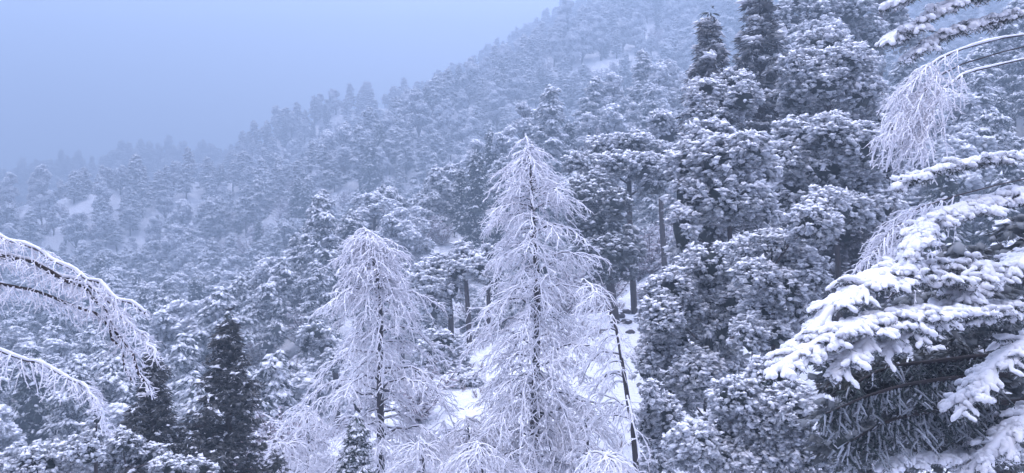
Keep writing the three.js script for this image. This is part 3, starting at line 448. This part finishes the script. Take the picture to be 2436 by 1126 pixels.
// ---------- the fir close by, its branchlets cased in snow like fingers ----------
function firBough(root, base, pix, o) {
  const rnd = rng(o.seed), curve = new THREE.CatmullRomCurve3(pix.map(([x, y, d]) => P(x, y, d).sub(base))), L = curve.getLength(), limb = new MB(), sn = new MB(), nd = new MB(), up = V(0, 1, 0), lat = V(), snowy = o.snow ?? 0.97, R = o.r ?? 0.04;
  limb.tube(curve.getPoints(10), [0.035, 0.01], 6, () => tint(BARK, 0.6 + rnd() * 0.6));
  const cased = (pts, r) => {                                         // a lumpy casing of snow on a twig
    const ph = rnd() * 6, n = pts.length - 1, fine = []; for (let k = 0; k <= n * 3; k++) { const v = along(pts, k / (n * 3)); fine.push(V(v.x + (rnd() - 0.5) * r * 0.34, v.y + r * 0.35 + (rnd() - 0.5) * r * 0.3, v.z + (rnd() - 0.5) * r * 0.34)); }
    sn.tube(fine, (s) => r * (0.9 + 0.16 * Math.sin(s * 7 + ph) + 0.09 * Math.sin(s * 17 + ph * 2)) * Math.sqrt(Math.max(0.05, 1 - Math.pow(s, 6))), 8, snowColor(rnd), 0.85);
  };
  const needles = (pts, m, frost) => { for (let k = 0; k < m; k++) { const v = along(pts, rnd()), a = rnd() * 6.28; nd.blade(v.x, v.y - 0.012, v.z, Math.cos(a), 0.5 - rnd() * 1.6, Math.sin(a), 0.035 + 0.035 * rnd(), 0.005, leafColor(rnd, frost, [0.026, 0.04, 0.034]), rnd); } };
  const twig = (p, d, l, r, deep) => {
    const pts = [p.clone()], e = d.clone().normalize(), q = p.clone(), sag = (0.15 + 0.5 * rnd()) * (o.sag ?? 1);
    for (let k = 0; k < 4; k++) { q.addScaledVector(e, l / 4); e.y -= sag / 4; e.x += (rnd() - 0.5) * 0.16; e.z += (rnd() - 0.5) * 0.16; e.normalize(); pts.push(q.clone()); }
    limb.tube([pts[0], pts[2], pts[4]], [0.008, 0.004], 4, BARK);
    if (rnd() < snowy) cased(pts, r); else if (o.strand) nd.tube(pts, [0.014, 0.006], 5, leafColor(rnd, o.strand, [0.03, 0.042, 0.038]));
    needles(pts, Math.round(l * (o.dense ?? 190)), snowy > 0.5 ? 0.4 : 0.45);
    if (deep > 0) { lat.crossVectors(e, up).normalize(); let side = rnd() < 0.5 ? 1 : -1; for (let s = 0.2 + 0.15 * rnd(); s < 0.9; s += 0.24 + 0.12 * rnd()) { side = -side; const b = d.clone().normalize().multiplyScalar(0.75).addScaledVector(lat, side * (0.45 + 0.5 * rnd())).addScaledVector(up, 0.25 - 0.65 * rnd()); twig(along(pts, s), b, l * (0.42 + 0.35 * rnd()) * (1.15 - 0.5 * s), r * (0.75 + 0.2 * rnd()), deep - 1); } }
  };
  let side = 1;
  for (let s = (o.from ?? 0.42) * L; s < L * 0.99; s += (o.gap ?? 0.085) * (0.7 + 0.6 * rnd())) {
    const u = s / L, p = curve.getPointAt(u), t = curve.getTangentAt(u); side = -side;
    for (let k = 0; k < 2; k++) {
      lat.crossVectors(t, up).normalize();
      const d = t.clone().multiplyScalar(0.45 + 0.6 * rnd()).addScaledVector(lat, (k ? 0.9 : 1) * side * (k ? -1 : 1) * (0.15 + 0.85 * rnd())).addScaledVector(up, (o.lift ?? 0.1) + 0.5 * (rnd() - 0.5));
      twig(p, d, (o.len ?? 0.3) * (0.75 + 0.7 * rnd()) * (1.1 - 0.35 * u), R * (0.8 + 0.4 * rnd()), 1);
    }
  }
  twig(curve.getPointAt(0.97), curve.getTangentAt(0.97), (o.len ?? 0.3) * 0.8, R, 1);
  if (snowy > 0.5) cased(curve.getPoints(12).slice(Math.floor((o.from ?? 0.42) * 12)), R * 1.25);
  needles(curve.getPoints(12).slice(4), Math.round(L * 120), 0.3);
  const l = limb.build('bough', M.bark, root); stuff(nd.build('needles', M.leaf, l)); if (sn.p.length) stuff(sn.build('snow', M.snow, l));
}
{
  const foot = P(2640, 1500, 9.2), base = V(foot.x, ground(foot.x, 8.6) - 0.1, foot.z), root = thing('fir_tree', 'tall fir close by, its branchlets cased in thick white fingers of snow', 'fir', base), rnd = rng(61), tr = new MB();
  taper(tr, V(0, 0, 0), P(2630, -160, 9.2).sub(base), 0.2, 0.1, rnd, 0.01, 10, 10); tr.build('trunk', M.bark, root);
  const B = (pix, o) => firBough(root, base, pix, o);
  B([[2620, 670, 9.1], [2200, 672, 8.0], [2085, 672, 7.7], [1985, 735, 7.5], [1905, 825, 7.3]], { seed: 71, len: 0.3 });
  B([[2620, 740, 9.1], [2170, 752, 7.6], [2030, 775, 7.3], [1915, 840, 7.1], [1838, 884, 7.0]], { seed: 72, len: 0.26, from: 0.35 });
  B([[2620, 630, 9.1], [2230, 640, 8.2], [2110, 650, 8.0], [2045, 705, 7.9]], { seed: 73, len: 0.3 });
  B([[2620, 760, 9.1], [2230, 760, 7.7], [2120, 780, 7.4], [2035, 838, 7.2], [1985, 890, 7.1]], { seed: 74, len: 0.28, hang: 3 });
  B([[2620, 720, 9.1], [2260, 740, 8.0], [2190, 760, 7.6], [2120, 830, 7.3]], { seed: 75, len: 0.26, snow: 1 });
  B([[2620, 460, 9.1], [2240, 525, 8.2], [2180, 575, 8.0], [2146, 640, 7.9]], { seed: 76, len: 0.22, r: 0.045 });
  B([[2620, 410, 9.1], [2250, 510, 8.3], [2195, 540, 8.1]], { seed: 77, len: 0.2, r: 0.05 });
  B([[2620, 340, 9.1], [2235, 408, 8.4], [2145, 440, 8.3]], { seed: 78, len: 0.22, r: 0.045 });
  B([[2620, -100, 9.1], [2250, 20, 8.6], [2170, 70, 8.5], [2112, 95, 8.5]], { seed: 79, len: 0.26, r: 0.045 });
  B([[2620, -150, 9.1], [2250, -60, 8.6], [2150, 0, 8.5]], { seed: 80, len: 0.26, r: 0.045 });
  B([[2620, 0, 9.1], [2260, 80, 8.6], [2180, 125, 8.5]], { seed: 81, len: 0.22, r: 0.04, snow: 0.8 });
  B([[2620, 880, 9.1], [2230, 905, 8.2], [2090, 935, 7.9], [1965, 985, 7.7]], { seed: 82, len: 0.3, snow: 0, strand: 0.6, lift: -0.9, gap: 0.045, dense: 90 });
  B([[2620, 940, 9.1], [2240, 975, 8.2], [2110, 1005, 7.9], [2010, 1060, 7.8]], { seed: 83, len: 0.34, snow: 0, strand: 0.75, lift: -1.0, gap: 0.045, dense: 90 });
  B([[2620, 820, 9.1], [2230, 860, 8.4], [2100, 880, 8.3], [2010, 930, 8.2]], { seed: 84, len: 0.26, snow: 0, strand: 0.15, lift: -0.4, gap: 0.09, dense: 90 });
  B([[2620, 1070, 9.1], [2260, 1095, 8.1], [2160, 1100, 7.9], [2110, 1120, 7.8]], { seed: 85, len: 0.2, r: 0.05 });
  B([[2630, 560, 9.1], [2480, 600, 8.6], [2380, 660, 8.3], [2300, 700, 8.1]], { seed: 87, len: 0.28, from: 0.15 });
  B([[2630, 700, 9.1], [2500, 780, 8.4], [2380, 860, 8.0], [2290, 960, 7.8]], { seed: 89, len: 0.3, from: 0.15, hang: 3 });
  B([[2630, 900, 9.1], [2500, 960, 8.4], [2390, 1040, 8.0], [2320, 1110, 7.9]], { seed: 93, len: 0.3, from: 0.15, hang: 3 });
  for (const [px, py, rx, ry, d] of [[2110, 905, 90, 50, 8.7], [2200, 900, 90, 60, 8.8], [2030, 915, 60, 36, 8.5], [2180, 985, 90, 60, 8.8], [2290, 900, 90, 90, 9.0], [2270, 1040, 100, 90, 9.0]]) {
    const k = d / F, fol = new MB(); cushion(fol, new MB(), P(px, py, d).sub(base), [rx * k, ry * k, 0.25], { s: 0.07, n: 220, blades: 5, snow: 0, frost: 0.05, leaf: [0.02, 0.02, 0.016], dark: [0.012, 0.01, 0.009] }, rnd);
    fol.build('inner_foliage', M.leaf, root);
  }
}

// ---------- icy bare branches that reach into the view ----------
function icyTree(label, trunkPix, limbs, o) {
  const foot = P(...trunkPix[0]), base = V(foot.x, ground(foot.x, trunkPix[0][2]) - 0.1, foot.z), rnd = rng(o.seed), root = thing('icy_tree', label, 'tree', base), tr = new MB();
  tr.tube(new THREE.CatmullRomCurve3([V(0, 0, 0), ...trunkPix.slice(1).map((a) => P(...a).sub(base))]).getPoints(10), [0.13, 0.06], 8, () => tint(BARK, 0.7 + rnd() * 0.5)); tr.build('trunk', M.bark, root);
  for (const [pix, r0, r1, bare] of limbs) {
    const c = new THREE.CatmullRomCurve3(pix.map((a) => P(...a).sub(base))), pts = c.getPoints(14).map((p, i) => (i && i < 14 ? V(p.x + (rnd() - 0.5) * r0 * 2.4, p.y + (rnd() - 0.5) * r0 * 2.8, p.z + (rnd() - 0.5) * r0 * 2.4) : p)), limb = new MB(), rime = new MB(), L = c.getLength(), t = c.getTangentAt(0.6), az = Math.atan2(t.z, t.x);
    limb.tube(pts, [r0 * 0.8, r1 * 0.7], 6, () => tint(BARK, 0.6 + rnd() * 0.6));
    if (!bare) { const ph = rnd() * 6; rime.tube(new THREE.CatmullRomCurve3(pts).getPoints(34).map((p) => V(p.x + (rnd() - 0.5) * r0 * 0.5, p.y + r0 * (0.4 + 0.4 * rnd()), p.z + (rnd() - 0.5) * r0 * 0.5)), (s) => lerp(r0, r1, s) * (1 + 0.14 * Math.sin(s * 31 + ph) + 0.1 * Math.sin(s * 57)), 7, rimeColor(rnd)); }
    hangTwigs(rime, pts, az, L, { bare: true, tip: o.tip ?? 0.3, r: o.r ?? 0.0075, from: o.from ?? 0.1, gap: o.gap ?? 0.06, gap3: o.gap3 ?? 0.05, sec: o.sec ?? 0.3, ter: o.ter ?? 0.36, fall: o.fall ?? 0.9, spurs: 2 }, rnd);
    stuff(rime.build('twigs', M.rime, limb.build('limb', M.bark, root)));
  }
}
icyTree('icy tree with thick white coated branches hanging past the blunt cypress', [[-160, 1700, 6.6], [-150, 1000, 6.6], [-120, 480, 6.6]], [
  [[[-125, 520, 6.6], [40, 580, 6.4], [215, 668, 6.2], [345, 746, 6.1]], 0.017, 0.013], [[[-130, 560, 6.6], [60, 620, 6.4], [222, 692, 6.2], [292, 762, 6.1], [345, 806, 6.1], [368, 858, 6.0]], 0.019, 0.01],
  [[[-130, 600, 6.6], [100, 640, 6.3], [226, 706, 6.2], [300, 840, 6.1], [356, 935, 6.0]], 0.02, 0.012, true], [[[-130, 650, 6.6], [60, 690, 6.4], [240, 760, 6.2], [312, 905, 6.1]], 0.018, 0.01, true],
  [[[-140, 800, 6.6], [40, 850, 6.2], [170, 900, 6.0], [226, 950, 5.9], [252, 1030, 5.9]], 0.016, 0.009],
], { seed: 91, tip: 0.8, sec: 0.26, gap: 0.032, gap3: 0.04, r: 0.0062 });
icyTree('icy tree whose pale pinkish twigs hang in front of the widest evergreen', [[2720, 1500, 14], [2730, 700, 14], [2700, 0, 14]], [
  [[[2690, 30, 14], [2240, 140, 12.6], [2170, 200, 12.4], [2112, 330, 12.2]], 0.024, 0.01], [[[2690, 60, 14], [2250, 170, 12.4], [2190, 240, 12.2], [2150, 330, 12.1]], 0.016, 0.01, true], [[[2690, 100, 14], [2260, 200, 12.2], [2215, 280, 12], [2190, 350, 11.9]], 0.02, 0.01],
  [[[2700, 370, 14], [2230, 480, 12.6], [2140, 530, 12.4], [2062, 625, 12.3]], 0.016, 0.01, true], [[[2700, 410, 14], [2230, 520, 12.6], [2150, 580, 12.4], [2095, 640, 12.3]], 0.018, 0.01],
], { seed: 92, r: 0.013, sec: 0.75, ter: 0.7, gap: 0.12, gap3: 0.09, fall: 1.2, from: 0.3 });

// ---------- frosted shrubs, stones and dead grass on the snow slope ----------
const shrubRoot = KINDS.at(-1).root;
for (const [px, D, s, turn, label] of [
  [1548, 58, 0.95, 0.3, 'largest pinkish frosted shrub behind the pine trunks'], [1520, 60, 0.8, 1.9, 'pale twiggy shrub filling the gap between two pine trunks'], [1590, 61, 0.8, 3.1, 'rimed shrub at the upper edge of the snow slope under the rounded evergreen'], [1400, 50, 0.7, 4.4, 'frosted shrub tucked against the dark full pine'],
  [690, 33, 0.7, 0.9, 'rimed shrub on the bank between the bent white tree and the cypress with the bird'], [752, 38, 0.75, 2.7, 'pale rimed shrub directly behind the foot of the bent white tree'], [640, 30, 0.6, 3.9, 'frosted shrub low beside the cypress with the bird'], [990, 33, 0.7, 5.0, 'rimed shrub under the round snow-capped bush'],
  [1345, 49, 0.6, 5.2, 'low rimed shrub showing through the tallest white tree'], [1530, 50, 0.35, 2.2, 'smallest frosted shrub on the open snow beside the straight trunk'], [1180, 56, 0.7, 1.1, 'rimed shrub between the dark pine tip and the tallest white tree'],
]) { const X = (px - W / 2) / F * D, o = shrubRoot.clone(); o.name = numbered('frosted_shrub'); scene.add(o); o.position.set(X, ground(X, D) - 0.05, -D); o.rotation.y = turn; o.scale.setScalar(s); tag(o, label, 'shrub', 'frosted shrubs on the snow slope'); }
{
  const rnd = rng(95), g = new MB(), list = []; for (let k = 0; k < 16; k++) { const a = rnd() * 6.28; g.blade((rnd() - 0.5) * 0.1, 0, (rnd() - 0.5) * 0.1, Math.cos(a) * 0.8, 0.9 + rnd() * 0.5, Math.sin(a) * 0.8, 0.22 + 0.2 * rnd(), 0.012, k % 2 ? tint([0.16, 0.12, 0.11], 0.7 + rnd() * 0.6) : [0.5, 0.48, 0.52], rnd); }
  for (let k = 0; k < 2600; k++) { const D = 24 + 40 * rnd(), px = 1080 + 640 * rnd(), X = (px - W / 2) / F * D; if (fbm(X / 2.2, D / 2.2, 31) > 0.1 + 0.4 * rnd()) list.push([X, D, 0.6 + 0.8 * rnd(), rnd() * 6.28]); }
  const im = new THREE.InstancedMesh(g.geometry(), M.wood, list.length), o = new THREE.Object3D(); im.name = 'dead_grass'; im.castShadow = im.receiveShadow = true; scene.add(im);
  list.forEach(([X, D, s, t], i) => { o.position.set(X, ground(X, D) - 0.02, -D); o.rotation.y = t; o.scale.setScalar(s); o.updateMatrix(); im.setMatrixAt(i, o.matrix); }); tag(im, 'brown dead grass poking through the snow slope', 'grass', null, 'stuff');
  const cl = new MB(); cl.lump(0, 0.3, 0, 1, 0, 0, 1, 0.8, 0.7, SNOW, rng(8), 1, 0.7, 0.6); const cs = [];
  for (let k = 0; k < 2400; k++) { const D = 20 + 42 * rnd(), X = (980 + 800 * rnd() - W / 2) / F * D; if (noise2(X / 3, D / 3, 51) + 0.6 * rnd() > 0.25) cs.push([X, D, 0.03 + 0.13 * rnd() * rnd(), rnd() * 6.28]); }
  const cm = new THREE.InstancedMesh(cl.geometry(), M.snow, cs.length); cm.name = 'fallen_snow'; cm.castShadow = cm.receiveShadow = true; scene.add(cm);
  cs.forEach(([X, D, q, t], i) => { o.position.set(X, ground(X, D) - q * 0.2, -D); o.rotation.y = t; o.scale.set(q * 1.3, q, q); o.updateMatrix(); cm.setMatrixAt(i, o.matrix); }); tag(cm, 'lumps of snow fallen from the branches onto the slope', 'snow', null, 'stuff');
  const where = ['darkest rock at the foot of the leaning pine trunk', 'snow-capped rock just downhill of the leaning pine trunk', 'flat rock between the two pine trunks', 'small rock lowest on the snow below the pines', 'rock half buried under the straight pine trunk'];
  [[1470, 46, 0.3], [1488, 45, 0.26], [1492, 47, 0.22], [1500, 43, 0.2], [1520, 48, 0.2]].forEach(([px, D, s], i) => {
    const X = (px - W / 2) / F * D, root = thing('rock', where[i], 'rock', V(X, ground(X, D), -D), 'rocks on the snow slope'), r = new MB(), c = new MB();
    r.lump(0, 0.05, 0, 1, 0, 0.3, s * 1.3, s, s * 0.7, [0.07, 0.06, 0.065], rnd, 1, 0.5, 1); c.lump(0, s * 0.5, 0, 1, 0, 0.3, s * 0.9, s * 0.7, s * 0.3, SNOW, rnd, 1, 0.3);
    r.build('stone', M.bark, root); c.build('snow_cap', M.snow, root);
  });
}

// ---------- birds ----------
function bird(px, py, D, len, turn, pitch, label) {
  const root = thing('bird', label, 'bird', P(px, py, D), 'dark birds perched on the trees'), b = new MB(), N = 10, dark = [0.02, 0.02, 0.026], L = len;
  // rings along the spine: place, height, half width, half height
  const ring = [[-0.5, -0.02, 0.035, 0.006], [-0.3, 0.0, 0.04, 0.012], [-0.16, 0.02, 0.06, 0.045], [-0.02, 0.02, 0.1, 0.09], [0.12, 0.04, 0.11, 0.105], [0.24, 0.09, 0.085, 0.085], [0.3, 0.135, 0.062, 0.062], [0.36, 0.165, 0.066, 0.064], [0.42, 0.165, 0.045, 0.045], [0.445, 0.16, 0.02, 0.02]];
  ring.forEach(([s, y, w, h], k) => { for (let j = 0; j < N; j++) { const a = j / N * 6.2832; b.v(s * L, (y + Math.sin(a) * h + 0.1) * L, Math.cos(a) * w * L, dark); } if (k) for (let j = 0; j < N; j++) { const p = (k - 1) * N + j, q = (k - 1) * N + (j + 1) % N; b.i.push(p, p + N, q, q, p + N, q + N); } });
  const t0 = b.v(-0.51 * L, 0.08 * L, 0, dark), t1 = b.v(0.45 * L, 0.26 * L, 0, dark), e = (ring.length - 1) * N; for (let j = 0; j < N; j++) b.i.push(t0, j, (j + 1) % N, t1, e + (j + 1) % N, e + j);
  const body = b.build('body', M.bark, root);
  const bk = new MB(); bk.tube([V(0.43 * L, 0.262 * L, 0), V(0.53 * L, 0.245 * L, 0)], [0.02 * L, 0.004 * L], 5, [0.03, 0.028, 0.03]); bk.build('beak', M.bark, root);
  for (const z of [-1, 1]) {
    const w = new MB(); w.lump(-0.06 * L, 0.15 * L, z * 0.095 * L, 1, 0.12, -z * 0.1, 0.25 * L, 0.02 * L, 0.07 * L, [0.03, 0.03, 0.04], rng(3), 2, 0.05, 1); w.build('wing', M.bark, root);
    const g = new MB(); g.tube([V(0.03 * L, 0.04 * L, z * 0.04 * L), V(0.05 * L, -0.05 * L, z * 0.04 * L)], [0.012 * L, 0.009 * L], 4, [0.05, 0.045, 0.045]); for (const f of [-0.5, 0, 0.5]) g.tube([V(0.05 * L, -0.05 * L, z * 0.04 * L), V(0.1 * L, -0.055 * L, (z * 0.04 + f * 0.06) * L)], [0.008 * L, 0.004 * L], 3, [0.05, 0.045, 0.045]); g.build('leg', M.bark, root);
    const y = new MB(); y.lump(0.385 * L, 0.278 * L, z * 0.058 * L, 1, 0, 0, 0.012 * L, 0.012 * L, 0.012 * L, [0.2, 0.19, 0.18], rng(4), 1, 0, 1); y.build('eye', M.bark, root);
  }
  root.rotation.set(0, turn, pitch); void body;
}
bird(545, 741, 21, 0.34, 0, 0.05, 'dark bird perched on the tip of the lightly snowed cypress');
bird(846, 978, 20, 0.36, Math.PI, 0.75, 'upright dark bird on the top of the small snowy conifer');
bird(917, 934, 23.0, 0.38, Math.PI, 0.12, 'dark bird sitting level on a twig of the bent white tree');
bird(1384, 357, 46.2, 0.34, Math.PI, 1.0, 'tiny dark bird upright on the umbrella shaped pine');
console.log('triangles', triangles);
renderer.render(scene, camera);
